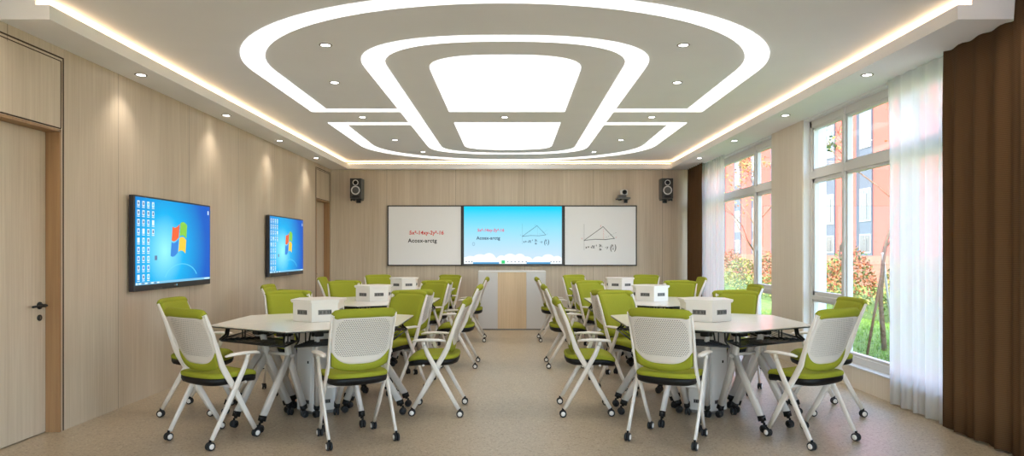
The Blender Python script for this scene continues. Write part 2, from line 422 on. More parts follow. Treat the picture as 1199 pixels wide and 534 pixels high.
# ------------------------------------------------------------------ luminous ceiling figure
CX, CY = -.057, 8.03
def arc(a, b, y0, n=2.0, k=40):
    pts = []
    for i in range(k+1):
        th = math.pi*(1-i/k); c, s_ = math.cos(th), math.sin(th); e = 2/n
        pts.append((a*math.copysign(abs(c)**e, c), y0-b*abs(s_)**e))
    return pts
def shift(pts, sign): return [(CX+x, CY+sign*(y)) for x, y in pts]
LZ0, LZ1 = ZC-.008, ZC-.0005
def outer_half(sign, label):
    out = [(-2.197, -.33)]+arc(2.197, 1.773, 5.94-CY)+[(2.197, -.33)]
    inn = [(-2.0, -.46)]+arc(2.01, 1.62, 5.94-CY)+[(2.0, -.46)]
    m = MB(); m.band(shift(out, sign), shift(inn, sign), LZ0, LZ1, M['light'])
    for sx in (-1, 1):
        p = [(sx*2.0, -.46), (sx*2.197, -.33), (sx*1.2, -.33), (sx*1.2, -.46)]
        m.prism(shift(p, sign), LZ0, LZ1, M['light'])
    tag(m.build('curved_light_panel', loc=(CX, CY+sign*-2, LZ0)), label, 'ceiling light', 'glowing shapes of the ceiling light figure')
outer_half(1, 'large outer C-shaped glowing ceiling band, nearer half, opening towards the back wall')
outer_half(-1, 'large outer C-shaped glowing ceiling band, farther half, close to the back wall')
oo = arc(1.2, .87, 5.85-CY, 2.5); ii = arc(1.01, .74, 5.85-CY, 2.5)
full_o = shift(oo, 1)+shift(oo[::-1], -1); full_i = shift(ii, 1)+shift(ii[::-1], -1)
m = MB(); m.band(full_o+full_o[:1], full_i+full_i[:1], LZ0, LZ1, M['light'])
tag(m.build('ring_light_panel', loc=(CX, CY, LZ0)), 'glowing rounded ring in the middle of the ceiling around both white panels', 'ceiling light', 'glowing shapes of the ceiling light figure')
for sign, lab in ((1, 'broad white glowing ceiling panel with arched edge, the larger-looking nearer one'), (-1, 'broad white glowing ceiling panel, the farther one inside the ring')):
    p = [(-.65, -.335)]+arc(.65, .46, 5.94-CY, 2.6)+[(.65, -.335)]
    tag(MB().prism(shift(p, sign), LZ0, LZ1, M['light']).build('arched_light_panel', loc=(CX, CY-sign*1.4, LZ0)), lab, 'ceiling light', 'glowing shapes of the ceiling light figure')

# ------------------------------------------------------------------ downlights
def make_downlight():
    r = empty('downlight')
    m = MB(); n = 28
    m.lathe((0, 0, 0), (0, 0, -1), ((.048, -.001), (.05, .002), (.046, .005), (.036, .005), (.033, -.001)), M['lamp_rim'], n)
    m.build('rim', r)
    MB().lathe((0, 0, 0), (0, 0, -1), ((.035, -.001), (.035, .002)), M['lamp_glow'], n).build('lens', r)
    return r
dl0 = None
def downlight(x, y, z, label, power, size, group):
    global dl0
    if dl0 is None: dl0 = make_downlight(); o = dl0
    else: o = copy_tree(dl0)
    o.location = (x, y, z); tag(o, label, 'downlight', group)
    L = bpy.data.lights.new('downlight_beam', 'SPOT'); L.energy = power; L.spot_size = R(size); L.spot_blend = .95; L.shadow_soft_size = .03
    L.color = (1, .93, .84)
    lo = bpy.data.objects.new('downlight_beam', L); col.objects.link(lo); lo.location = (x, y, z-.012)
order = ['nearest', 'second nearest', 'third', 'farthest']
for side, x, nm in ((-1, -3.03, 'left soffit above the wall screens'), (1, 2.90, 'right soffit above the windows')):
    for k in range(4):
        downlight(x, 5.58+1.664*k, ZS, 'round recessed downlight, %s in the %s' % (order[k], nm), 8, 104, 'downlights along the side soffits')
for side, x, nm in ((-1, -3.03, 'left'), (1, 2.90, 'right')):  # added lamps out of view, to wash the soffit end caps with light
    downlight(x, 3.85, ZC, 'added unseen downlight in the high ceiling just before the %s soffit begins' % nm, 12, 150, 'added downlights before the soffits')
for k, (dx, dy) in enumerate(((1.367, -2.81), (1.60, -1.65), (1.70, 0), (1.60, 1.65), (1.357, 2.81))):
    for sx, nm in ((-1, 'left'), (1, 'right')):
        downlight(CX+sx*dx, CY+dy, ZC, 'round recessed downlight in the flat ceiling, %s %s side of the ring' % (['nearest', 'second nearest', 'middle', 'fourth', 'farthest'][k], nm), 16, 95, 'downlights in the flat ceiling')
downlight(CX-.03, CY, ZC, 'round recessed downlight between the two arched glowing ceiling panels', 12, 95, 'downlights in the flat ceiling')

# ------------------------------------------------------------------ curtains
def curtain(name, x, y0, y1, zt, mat, amp, waves, label, cat, group, taper=0, ztop2=None, seed=1, thick=.004):
    rnd = random.Random(seed); ph = [rnd.uniform(0, 6.28) for _ in range(4)]
    n = int(waves*14); m = MB()
    def X(t, v):
        a = amp*(.75+.25*math.sin(3.1*t*6.28+ph[0]))
        base = math.sin(t*waves*6.283+ph[1]+.5*math.sin(t*5+ph[2]))
        k = min(1, .18+(1-v)*5)
        return x+a*k*base+.35*amp*math.sin(t*waves*12.2+ph[3])*min(1, (1-v)*3)
    def F(u, v, s_):
        y = y0+(y1-y0)*u
        top = ztop2 if (ztop2 and y < 4.235) else zt
        z = .012+.006*math.sin(u*waves*6.28+1)+(top-.012)*v
        return Vector((X(u, v)+s_*thick, y, z))
    m.grid_solid(F, n, 10, mat)
    o = m.build(name, loc=(x, (y0+y1)/2, 0)); tag(o, label, cat, group); return o
curtain('blackout_curtain', 3.115, 3.5, 4.93, 2.715, M['curtain'], .026, 7, 'heavy dark brown curtain hanging at the near right edge of the room', 'curtain', 'brown curtains', ztop2=2.84, seed=3)
curtain('blackout_curtain', 3.09, 11.1, 12.0, 2.715, M['curtain'], .022, 7, 'brown curtain hanging in the far right corner beside the back wall', 'curtain', 'brown curtains', seed=5)
curtain('sheer_curtain', 3.165, 4.3, 5.76, 2.715, M['sheer'], .022, 9, 'sheer white curtain in front of the near window beside the dark brown curtain', 'curtain', 'sheer white curtains', seed=9, thick=.0015)
curtain('sheer_curtain', 3.155, 10.15, 11.35, 2.715, M['sheer'], .022, 10, 'sheer white curtain in front of the far window beside the back corner', 'curtain', 'sheer white curtains', seed=12, thick=.0015)

# ------------------------------------------------------------------ chairs
def make_caster(r, name, parent, loc, dark=False):
    m = MB(); hub = M['grey_plate'] if dark else M['white_plastic']
    for s_ in (-1, 1):
        x0 = .004 if s_ > 0 else -.004
        m.lathe((x0, 0, r), (s_, 0, 0), ((r*.86, 0), (r, .002), (r, .012), (r*.84, .0145), (r*.64, .0145)), M['rubber'], 18)
        m.lathe((x0+s_*.0135, 0, r), (s_, 0, 0), ((r*.66, 0), (r*.64, .003), (r*.3, .004)), hub if not dark else M['black'], 18)
    m.cyl((-.006, 0, r), (.006, 0, r), r*.35, M['black'], 10)
    m.box((-.0035, -.008, r), (.0035, .008, r*2.15), M['black'])
    m.cyl((0, 0, r*2.0), (0, 0, r*2.55), .008, M['black'], 10)
    return m
def dup_mesh(o, parent, loc, rz=0, sx=1):
    c = o.copy(); col.objects.link(c); c.parent = parent; c.location = loc; c.rotation_euler = (0, 0, rz); return c
BK0 = (-.085, .515); BK1 = (-.225, .885)
def backpt(u, v, off):
    """u -1..1 across, v 0..1 up, off towards the front"""
    hw = .192+.018*v
    dy, dz = BK1[0]-BK0[0], BK1[1]-BK0[1]; L = math.hypot(dy, dz)
    n = Vector((0, dz/L, -dy/L))       # faces forward
    y = BK0[0]+dy*v-.028*(1-u*u)+.018*math.sin(v*math.pi)*.5; z = BK0[1]+dz*v
    return Vector((u*hw, y, z))+n*off
def seat_ring(sc, z, n=36, hx=.208, hy=.2, y0=.035, droop=1):
    out = []
    for k in range(n):
        th = 2*math.pi*k/n; c, s_ = math.cos(th), math.sin(th); e = .5
        x = hx*sc*math.copysign(abs(c)**e, c); y = y0+hy*sc*math.copysign(abs(s_)**e, s_)
        f = max(0, (y-.11)/.13); b = max(0, (-.06-y)/.1)
        out.append((x, y, z-droop*.03*f*f+.012*b*b+.01*(x/hx)**2))
    return out
def make_chair():
    r = empty('training_chair')
    m = MB(); m.rings([seat_ring(s_, z) for s_, z in ((.95, .428), (.99, .433), (1.0, .444), (.985, .456), (.93, .464), (.75, .468), (.4, .466), (.1, .465))], M['green']); m.build('seat', r)
    m = MB(); m.rings([seat_ring(s_, z) for s_, z in ((.55, .380), (.8, .383), (.95, .392), (.985, .408), (.985, .430))], M['black']); m.build('seat_pan', r)
    # back cushion (front) with roll over the top and lower lip
    vb = lambda u: -.03-.05*(1-u*u)+.06*u**4
    m = MB()
    def Fc(a, b, s_):
        u = (a*2-1)*.985; v0 = vb(u); v = v0+(1.0-.05*u**8-v0)*b
        edge = min(1, min(1-abs(a*2-1), min(b, 1-b)*2)/.10); th = .006+.024*math.sqrt(max(0, edge))
        return backpt(u, v, 0.002 if s_ else th)
    m.grid_solid(Fc, 20, 18, M['green'])
    pts = [backpt(u, .972-.045*abs(u)**8, .006) for u in [i/10-1 for i in range(21)]]
    m.sweep(pts, [.020]+[.031]*19+[.020], [.012]+[.022]*19+[.012], M['green'], ref=(0, 0, 1), n=12)
    def Fl(a, b, s_):      # lower lip seen from behind
        u = (a*2-1)*.99; lo = vb(u); hi = lo+.135*(1-.25*u*u)+.17*u**4
        v = lo+(hi-lo)*b; return backpt(u, v, .004 if s_ else -.014-.006*math.sin(b*math.pi))
    m.grid_solid(Fl, 20, 5, M['green'])
    m.build('back_cushion', r)
    m = MB()
    def Fli(a, b, s_): u = (a*2-1)*.93; return backpt(u, .12+.82*b, .0 if s_ else -.002)
    m.grid_solid(Fli, 12, 4, M['shade_liner']); m.build('shade_backing', r)  # added sheet behind the holes, its colour carries their shade
    m = MB()
    def Fs(a, b, s_):
        u = a*2-1; lo = vb(u)+.11*(1-.25*u*u)+.17*u**4; v = lo+(.955-lo)*b; return backpt(u, v, -.006 if s_ else -.012)
    m.grid_solid(Fs, 22, 14, M['perforated']); sh = m.build('back_shell', r)
    # legs
    for sx in (-1, 1):
        x = sx*.206
        p = [(sx*.192, .178, .062), (sx*.200, .09, .21), (x, .0, .375), (x, -.06, .475), (sx*.204, -.088, .53), (sx*.208, -.112, .60), (sx*.212, -.16, .74), (sx*.214, -.216, .872)]
        MB().sweep(p, [.010]*5+[.009, .008, .006], [.016, .018, .020, .021, .021, .017, .014, .010], M['chair_white'], n=12, power=3).build('leg', r)
        x2 = sx*.228
        p = [(sx*.226, -.178, .062), (x2, -.09, .215), (x2, .0, .375), (x2, .06, .485), (x2, .098, .575)]
        MB().sweep(p, .010, [.015, .017, .019, .018, .014], M['chair_white'], n=12, power=3).build('leg', r)
        a = MB()
        pts = [(sx*.228, -.075, .588), (sx*.230, -.03, .594), (sx*.232, .07, .596), (sx*.232, .15, .592), (sx*.23, .178, .584)]
        a.sweep(pts, [.012, .024, .028, .027, .018], [.006, .010, .011, .010, .006], M['chair_white'], ref=(1, 0, 0), n=12, power=2.6)
        a.cyl((x2, .085, .55), (x2, .10, .59), .014, M['chair_white'], 10)
        a.build('armrest', r)
    m = MB(); m.cyl((-.23, 0, .375), (.23, 0, .375), .011, M['white_metal'], 10)
    m.cyl((-.2, .10, .392), (.2, .10, .392), .009, M['white_metal'], 8)
    m.build('crossbar', r)
    c = make_caster(.027, 'caster', r, (0, 0, 0)).build('caster', r); c.location = (-.192, .188, 0)
    for x, y in ((.192, .188), (-.226, -.188), (.226, -.188)): dup_mesh(c, r, (x, y, 0))
    return r
chair0 = make_chair()

# ------------------------------------------------------------------ trapezoid desks
ZT = .727; AP, AI, N0 = .70, .125, .45
def make_desk():
    r = empty('trapezoid_desk')
    t30 = math.tan(R(30)); g = .0015
    def trap(n0, n1, ins=0): return [(-(n0*t30-g-ins), n0+ins-N0), (-(n1*t30-g-ins*1.7), n1-ins-N0), ((n1*t30-g-ins*1.7), n1-ins-N0), ((n0*t30-g-ins), n0+ins-N0)]
    m = MB(); m.prism(trap(AI, AP), ZT-.006, ZT, M['tabletop']); m.prism(trap(AI, AP, .0015), ZT-.015, ZT-.006, M['edge_dark'])
    m.build('tabletop', r)
    for sx in (-1, 1):
        l = MB()
        inn = (sx*.078, .235-N0, .085); apx = (sx*.12, .415-N0, .495); top = (sx*.128, .45-N0, .665); out = (sx*.137, .675-N0, .095)
        l.sweep([inn, apx, top], [.018, .019, .017], [.026, .028, .022], M['white_metal'], n=12, power=3.2)
        l.sweep([(sx*.122, .41-N0, .515), out], .018, .027, M['white_metal'], n=12, power=3.2)
        l.sweep([(sx*.121, .40-N0, .49), (sx*.121, .405-N0, .515)], .022, .028, M['white_metal'], n=12, power=3)
        lg = l.build('leg', r)
        for (x, y, z), d in ((inn, -1), (out, 1)):
            k = MB()
            k.sweep([(x, y-.012*d*.6, z+.018), (x, y+.004*d, z-.018)], .0205, .0275, M['black'], n=12, power=3.2)
            k.cyl((x, y+.006*d, z-.03), (x, y+.006*d, z+.0), .012, M['black'], 10)
            k.build('foot_bracket', lg)
        h = MB(); h.box((sx*.128-.032, .41-N0, .655), (sx*.128+.032, .52-N0, .706), M['black'], .008); h.cyl((sx*.128-.04, .45-N0, .672), (sx*.128+.04, .45-N0, .672), .02, M['black'], 14)
        h.build('tilt_hinge', r)
    # black rack under the outer part of the top
    m = MB(); z = .612
    xi, xo, y0, y1 = .17, .335, .38-N0, .655-N0
    loop = [(-xi, y0, z), (-xo, y1, z), (xo, y1, z), (xi, y0, z)]
    for i in range(4): m.cyl(loop[i], loop[(i+1) % 4], .0065, M['black_metal'], 8)
    for k in range(1, 7):
        v = k/7; y = y0+(y1-y0)*v; x = xi+(xo-xi)*v; m.cyl((-x, y, z), (x, y, z), .0035, M['black_metal'], 6)
    for sx in (-1, 1):
        m.sweep([(sx*xo, y1, z), (sx*(xo-.035), y1-.03, z+.035), (sx*(xo-.04), y1-.04, ZT-.022)], .006, .009, M['black_metal'], n=8)
        m.sweep([(sx*xi, y0, z), (sx*(xi-.01), y0+.02, ZT-.022)], .006, .009, M['black_metal'], n=8)
        m.cyl((sx*.23, y1-.13, z), (sx*.23, y1-.13, ZT-.022), .005, M['black_metal'], 8)
    m.build('book_rack', r)
    m = MB(); m.box((-.15, .43-N0, .672), (.15, .47-N0, .70), M['black_metal'], .004); m.cyl((-.12, .41-N0, .51), (.12, .41-N0, .51), .012, M['white_metal'], 12)
    m.build('crossbar', r)
    c = make_caster(.027, 'caster', r, (0, 0, 0), True).build('caster', r); c.location = (-.137, .695-N0, 0)
    for x, y in ((.137, .695-N0), (-.078, .225-N0), (.078, .225-N0)): dup_mesh(c, r, (x, y, 0), .4*(1 if x > 0 else -1) if y < 0 else 0)
    return r
desk0 = make_desk()

def hexa(rad, rot=30): return [(rad*math.cos(R(rot+60*k)), rad*math.sin(R(rot+60*k))) for k in range(6)]
def make_column():
    r = empty('power_column')
    m = MB(); m.prism(hexa(.150), .0, .03, M['grey_plate']); m.prism(hexa(.172), .03, ZT-.028, M['column_grey'])
    m.prism(hexa(.19), .52, .535, M['white_metal'])
    m.build('column', r)
    for k in range(6):
        th = R(60*k+0); T = Matrix.Rotation(th, 4, 'Z')
        d = MB(); d.box((.1485, -.068, .05), (.152, .068, .50), M['column_grey'], .002, T)
        d.box((.152, .03, .40), (.154, .045, .42), M['black'], 0, T); d.build('access_panel', r)
        v = MB(); v.box((.152, -.05, .085), (.1535, .05, .115), M['grey_plate'], 0, T)
        for q in range(6): v.box((.1535, -.046+q*.016, .09), (.155, -.036+q*.016, .11), M['black'], 0, T)
        v.build('vent', r)
    m = MB(); m.prism(hexa(.204), ZT+.001, ZT+.148, M['white_plastic']); m.build('socket_box', r)
    m = MB(); m.prism(hexa(.216), ZT+.148, ZT+.156, M['white_plastic']); m.prism(hexa(.222), ZT+.156, ZT+.172, M['white_plastic']); m.build('lid', r)
    for k in range(6):
        T = Matrix.Rotation(R(60*k), 4, 'Z') @ Matrix.Translation((.1767, 0, ZT+.075))
        p = MB(); p.box((0, -.052, -.019), (.002, .052, .019), M['grey_plate'], .001, T)
        for q in range(3):
            y = -.034+q*.030
            p.box((.002, y-.010, -.012), (.0035, y+.010, .012), M['speaker_grey'], 0, T)
            p.box((.0035, y-.006, .002), (.004, y-.003, .008), M['black'], 0, T); p.box((.0035, y+.003, .002), (.004, y+.006, .008), M['black'], 0, T)
            p.box((.0035, y-.001, -.008), (.004, y+.002, -.002), M['black'], 0, T)
        p.box((.002, .041, -.012), (.0035, .049, .012), M['black'], 0, T)
        p.build('socket_plate', r)
    return r
col0 = make_column()

rows = ['nearest', 'middle', 'farthest']
first = {'c': True, 'd': True, 'p': True}
def use(key, o):
    if first[key]: first[key] = False; return o
    return copy_tree(o)
rnd = random.Random(4)
for ri, ty in enumerate((5.49, 7.66, 9.83)):
    for sx, sn in ((-1, 'left'), (1, 'right')):
        cx = sx*1.55; tn = '%s %s table' % (rows[ri], sn)
        p = use('p', col0); p.location = (cx, ty, 0)
        tag(p, 'white hexagonal power column and socket box in the centre of the %s' % tn, 'power column', 'power columns in the table centres')
        for k in range(6):
            # outward direction angle
            ang = 60*k; n = Vector((math.cos(R(ang)), math.sin(R(ang)), 0))
            rz = R(ang-90)
            out_word = 'window' if sx > 0 else 'wall'
            side = {0: 'right side', 60: 'rear right side', 120: 'rear left side', 180: 'left side', 240: 'front left side', 300: 'front right side'}[ang]
            toward = {True: 'aisle', False: out_word}[(n.x*sx) < 0]
            d = use('d', desk0); d.location = (cx+n.x*N0, ty+n.y*N0, 0); d.rotation_euler = (0, 0, rz)
            tag(d, 'white trapezoid desk forming the %s of the %s' % (side, tn), 'desk', 'trapezoid desks forming the hexagonal tables')
            dist = .965 if abs(n.x) > .9 else (.96 if n.y < 0 else .925)
            q = Vector((cx, ty, 0))+n*dist
            c = use('c', chair0); c.location = q; c.rotation_euler = (0, 0, R(ang+90)+rnd.uniform(-.03, .03))
            tag(c, 'lime green chair at the %s of the %s' % (side, tn), 'chair', 'lime green chairs around the hexagonal tables')

# ------------------------------------------------------------------ wall screens (left)
def screen_mat(name, kind):
    m, nt, b = new_mat(name); L = nt.links; N = nt.nodes
    tc = N.new('ShaderNodeTexCoord'); sp = N.new('ShaderNodeSeparateXYZ'); L.new(tc.outputs['Object'], sp.inputs[0])
    r = N.new('ShaderNodeValToRGB'); e = r.color_ramp.elements
    if kind == 'desk':
        mp = N.new('ShaderNodeMapping'); mp.inputs['Location'].default_value = (.26, 0, .10); mp.inputs['Scale'].default_value = (1.2, 0, 1.25)
        L.new(tc.outputs['Object'], mp.inputs['Vector'])
        ln = N.new('ShaderNodeVectorMath'); ln.operation = 'LENGTH'; L.new(mp.outputs['Vector'], ln.inputs[0])
        e[0].color = srgb(140, 228, 240); e[1].color = srgb(0, 84, 186); e[0].position = .03; e[1].position = 1.0
        x = e.new(.42); x.color = srgb(0, 168, 226)
        L.new(ln.outputs['Value'], r.inputs['Fac'])
    else:
        mr = N.new('ShaderNodeMapRange'); mr.inputs['From Min'].default_value = -.5; mr.inputs['From Max'].default_value = .5
        L.new(sp.outputs['Z'], mr.inputs['Value'])
        e[0].color = srgb(196, 222, 240); e[1].color = srgb(0, 205, 242); e[0].position = .15; e[1].position = .96
        x = e.new(.62); x.color = srgb(140, 218, 240)
        L.new(mr.outputs[0], r.inputs['Fac'])
    b.inputs['Base Color'].default_value = (.01, .01, .01, 1); b.inputs['Roughness'].default_value = .35; b.inputs['Specular IOR Level'].default_value = .12
    L.new(r.outputs['Color'], b.inputs['Emission Color']); b.inputs['Emission Strength'].default_value = .66 if kind == 'desk' else .6
    return m
M['desk_screen'] = screen_mat('desktop_wallpaper', 'desk'); M['sky_screen'] = screen_mat('sky_wallpaper', 'sky')
def ec(name, r, g, b, s=.6): return emit(name, srgb(r, g, b), s)
E_white = ec('px_white', 225, 240, 248); E_red = ec('px_red', 235, 95, 40); E_green = ec('px_green', 130, 200, 60); E_blue = ec('px_blue', 40, 130, 215)
E_yel = ec('px_yellow', 250, 200, 50); E_swirl = ec('px_swirl', 90, 205, 240); E_bar = ec('px_bar', 120, 190, 225); E_icon = ec('px_icon', 90, 120, 160); E_mag = ec('px_magenta', 215, 70, 120)
E_dark = ec('px_dark', 30, 60, 90); E_tg = ec('px_tool_green', 20, 200, 110); E_cloud = ec('px_cloud', 240, 248, 252); E_seg = ec('px_strip', 60, 150, 205)
def make_tv():
    # local: x to viewer's right, z up, -y faces the viewer; origin at bottom centre of the cabinet
    r = empty('wall_screen'); Wd, Ht = 1.43, .81
    m = MB(); m.box((-Wd/2, .0, 0), (Wd/2, .045, Ht), M['bezel'], .004); m.box((-.3, .045, .2), (.3, .06, .6), M['black'])
    m.build('housing', r)
    sc = MB(); z0, z1 = .052, Ht-.014; hw = Wd/2-.014; zc = (z0+z1)/2; e = .0
    S = lambda x, z, d=.0: Vector((x, -.001-d, z-zc))
    def rect(x0, x1, za, zb, m_, d=.0008): sc.poly([S(x0, za, d), S(x1, za, d), S(x1, zb, d), S(x0, zb, d)], m_)
    rect(-hw, hw, z0, z1, M['desk_screen'], 0)
    # four-colour waving flag
    fx, fz, s_ = .045, .455, .15
    def flag(u0, u1, v0, v1, m_):
        n = 8; top = []; bot = []
        def W(u, v): return (fx+s_*(u*1.0+.14*v), fz+s_*(v+.20*math.sin(u*2.9+.4)-.02))
        for i in range(n+1):
            u = u0+(u1-u0)*i/n; top.append(W(u, v1)); bot.append(W(u, v0))
        for i in range(n):
            sc.poly([S(*bot[i], .0012), S(*bot[i+1], .0012), S(*top[i+1], .0012), S(*top[i], .0012)], m_)
    flag(-.95, -.05, .05, .9, E_red); flag(.05, .95, .05, .9, E_green); flag(-.95, -.05, -.9, -.05, E_blue); flag(.05, .95, -.9, -.05, E_yel)
    # glow arc low on the wallpaper
    for i in range(24):
        a0, a1 = R(20+i*6), R(26+i*6)
        P = lambda a, rr: S(.10+rr*1.25*math.cos(a), .06+rr*.62*math.sin(a), .0006) if .06+rr*.62*math.sin(a) > z0 else None
        q = [P(a0, .250), P(a1, .250), P(a1, .262), P(a0, .262)]
        if all(q): sc.poly(q, E_swirl)
    # icons
    rr = random.Random(2)
    for c in range(4):
        for k in range(9):
            if c == 3 and k > 3 or (c == 2 and k > 8): continue
            x = -hw+.03+c*.078; z = z1-.075-k*.078
            rect(x-.002, x+.036, z, z+.044, E_white, .001)
            rect(x+.006, x+.028, z+.010, z+.034, rr.choice([E_icon, E_white, E_blue, E_swirl, E_icon]), .0014)
            rect(x-.004, x+.038, z-.014, z-.007, E_white, .001)
    rect(-.395, -.35, .26, .30, E_icon, .001)
    rect(hw-.055, hw-.03, z1-.085, z1-.045, E_white, .001)
    rect(-hw, hw, z0, z0+.022, E_bar, .0009); rect(-hw+.008, -hw+.03, z0+.002, z0+.02, E_white, .0014)
    for k in range(7): rect(-hw+.05+k*.05, -hw+.085+k*.05, z0+.005, z0+.017, E_icon if k % 2 else E_white, .0014)
    rect(hw-.13, hw-.01, z0+.006, z0+.016, E_white, .0014)
    o = sc.build('screen', r, recalc=False); o.location = (0, 0, zc)
    o['label'] = 'blue computer desktop with a four-colour window flag and icon columns'
    b = MB(); b.box((.0, -.0015, .018), (.012, .0, .034), E_bar); b.box((-.05, -.0015, .021), (-.01, .0, .031), M['grey_plate'])
    for k in range(6): b.cyl((-.40+k*.025, 0, .012), (-.40+k*.025, -.004, .012), .004, M['grey_plate'], 8)
    b.build('control_strip', r)
    return r
tv = make_tv(); tv.location = (XL+.065, (5.67+7.10)/2, .94); tv.rotation_euler = (0, 0, R(90))
tag(tv, 'large wall screen on the left wood wall, nearer the door, showing a blue desktop', 'screen', 'desktop screens on the left wall')
tv2 = copy_tree(tv); tv2.location = (XL+.065, (8.83+10.26)/2, .94)
tag(tv2, 'wall screen on the left wood wall, the farther of two, showing a blue desktop', 'screen', 'desktop screens on the left wall')

# ------------------------------------------------------------------ back wall boards
YS = YB; m_px = YS/800
def formula(mb, T, m, s=1.0):
    T = T @ Matrix.Diagonal((1, 1.3, 1, 1))
    # a = sqrt(x^2) du/dx - y(y/x) in loose handwriting; T puts local xy onto the board
    def t(txt, x, y, size, **k): mb.text(txt, T @ Matrix.Translation((x, y, 0)), m, size, shear=.1, bold=.0018, **k)
    t('x =', 0, 0, .085*s); t('\u221aX', .16*s, 0, .095*s); t("2", .33*s, .055*s, .045*s)
    t('2x', .43*s, .05*s, .07*s); line(mb, T, (.42*s, .035*s), (.55*s, .037*s), .006*s, m); t('2u', .43*s, -.045*s, .07*s)
    t('- y', .62*s, 0, .085*s); t('(', .77*s, -.035*s, .18*s); t('y', .84*s, .05*s, .07*s); line(mb, T, (.83*s, .035*s), (.91*s, .036*s), .005*s, m); t('x', .85*s, -.03*s, .07*s); t(')', .91*s, -.035*s, .18*s)
def line(mb, T, a, b, w_, m):
    a = Vector(a+(0,)); b = Vector(b+(0,)); d = (b-a).normalized(); n = Vector((-d.y, d.x, 0))*w_/2
    mb.poly([T @ (a-n), T @ (b-n), T @ (b+n), T @ (a+n)], m)
def triangle(mb, T, m, red, s=1.0):
    T = T @ Matrix.Diagonal((1, 1.28, 1, 1))
    A, B, C_ = (0, 0), (.62*s, .35*s), (.99*s, .05*s)
    line(mb, T, A, B, .013*s, m); line(mb, T, B, C_, .013*s, m); line(mb, T, (0, 0), (.35*s, .028*s), .013*s, m); line(mb, T, (.35*s, .028*s), (.7*s, .02*s), .013*s, m); line(mb, T, (.7*s, .02*s), C_, .013*s, m)
    line(mb, T, (0, -.25*s), (0, .42*s), .005*s, m)
    for k in range(5): line(mb, T, (.635*s, .29*s-k*.055*s), (.64*s, .26*s-k*.055*s), .008*s, red)
    for k in range(6): line(mb, T, ((.72+k*.06)*s, (.08+k*.022)*s), ((.75+k*.06)*s, (.09+k*.022)*s), .004*s, m)
    for p in (A, B, C_): mb.box((-.008*s, -.008*s, 0), (.008*s, .008*s, .0004), m, 0, T @ Matrix.Translation((p[0], p[1], 0)))
    for ch, x, y in (('A', -.09, .03), ('B', .53, .35), ('C', 1.03, .06)): mb.text(ch, T @ Matrix.Translation((x*s, y*s, 0)), red, .05*s)
def board(x0, x1, z0, z1, label, which):
    r = empty('whiteboard', ((x0+x1)/2, YB-.045, z0)); P = Vector(r.location); hw = (x1-x0)/2; h = z1-z0
    f = MB(); t = .02
    f.box((-hw, 0, 0), (-hw+t, .045, h), M['dark_frame'], .002); f.box((hw-t, 0, 0), (hw, .045, h), M['dark_frame'], .002)
    f.box((-hw, 0, 0), (hw, .045, t), M['dark_frame'], .002); f.box((-hw, 0, h-t), (hw, .045, h), M['dark_frame'], .002)
    f.build('frame', r)
    MB().box((-hw+t*.8, .008, t*.8), (hw-t*.8, .04, h-t*.8), M['whiteboard']).build('board_surface', r)
    wv = MB(); base = Matrix.Rotation(R(90), 4, 'X')
    if which == 0:
        T = Matrix.Translation((-hw+.385, .0065, .555)) @ base
        wv.text('5x\u00b2-14xy-2y\u00b2-16', T, M['red_ink'], .092, shear=.05, space=1.02, bold=.002)
        T = Matrix.Translation((-hw+.365, .0065, .415)) @ base
        wv.text('Acosx-arctg', T, M['black_ink'], .094, shear=.0, space=1.1, bold=.0024)
        o = wv.build('writing', r); o['label'] = 'red and black handwritten formulas'
    else:
        T = Matrix.Translation((-hw+.36, .0065, .45)) @ base
        triangle(wv, T, M['black_ink'], M['red_ink'], .54)
        formula(wv, Matrix.Translation((-hw+.385, .0065, .31)) @ base, M['black_ink'], .56)
        o = wv.build('writing', r); o['label'] = 'hand-drawn triangle above a formula'
    tag(r, label, 'whiteboard', 'whiteboards beside the main screen')
k = YB/800
zb0, zb1 = 1.28-17.3*k, 1.28+53.3*k
bx = lambda px: (px-599.5)*k
X0, X1, X2, X3 = -2.20, -.882, .913, 2.205
board(X0, X1, zb0, zb1, 'whiteboard left of the main screen with red and black handwritten formulas', 0)
board(X2, X3, zb0, zb1, 'whiteboard right of the main screen with a hand-drawn triangle', 1)
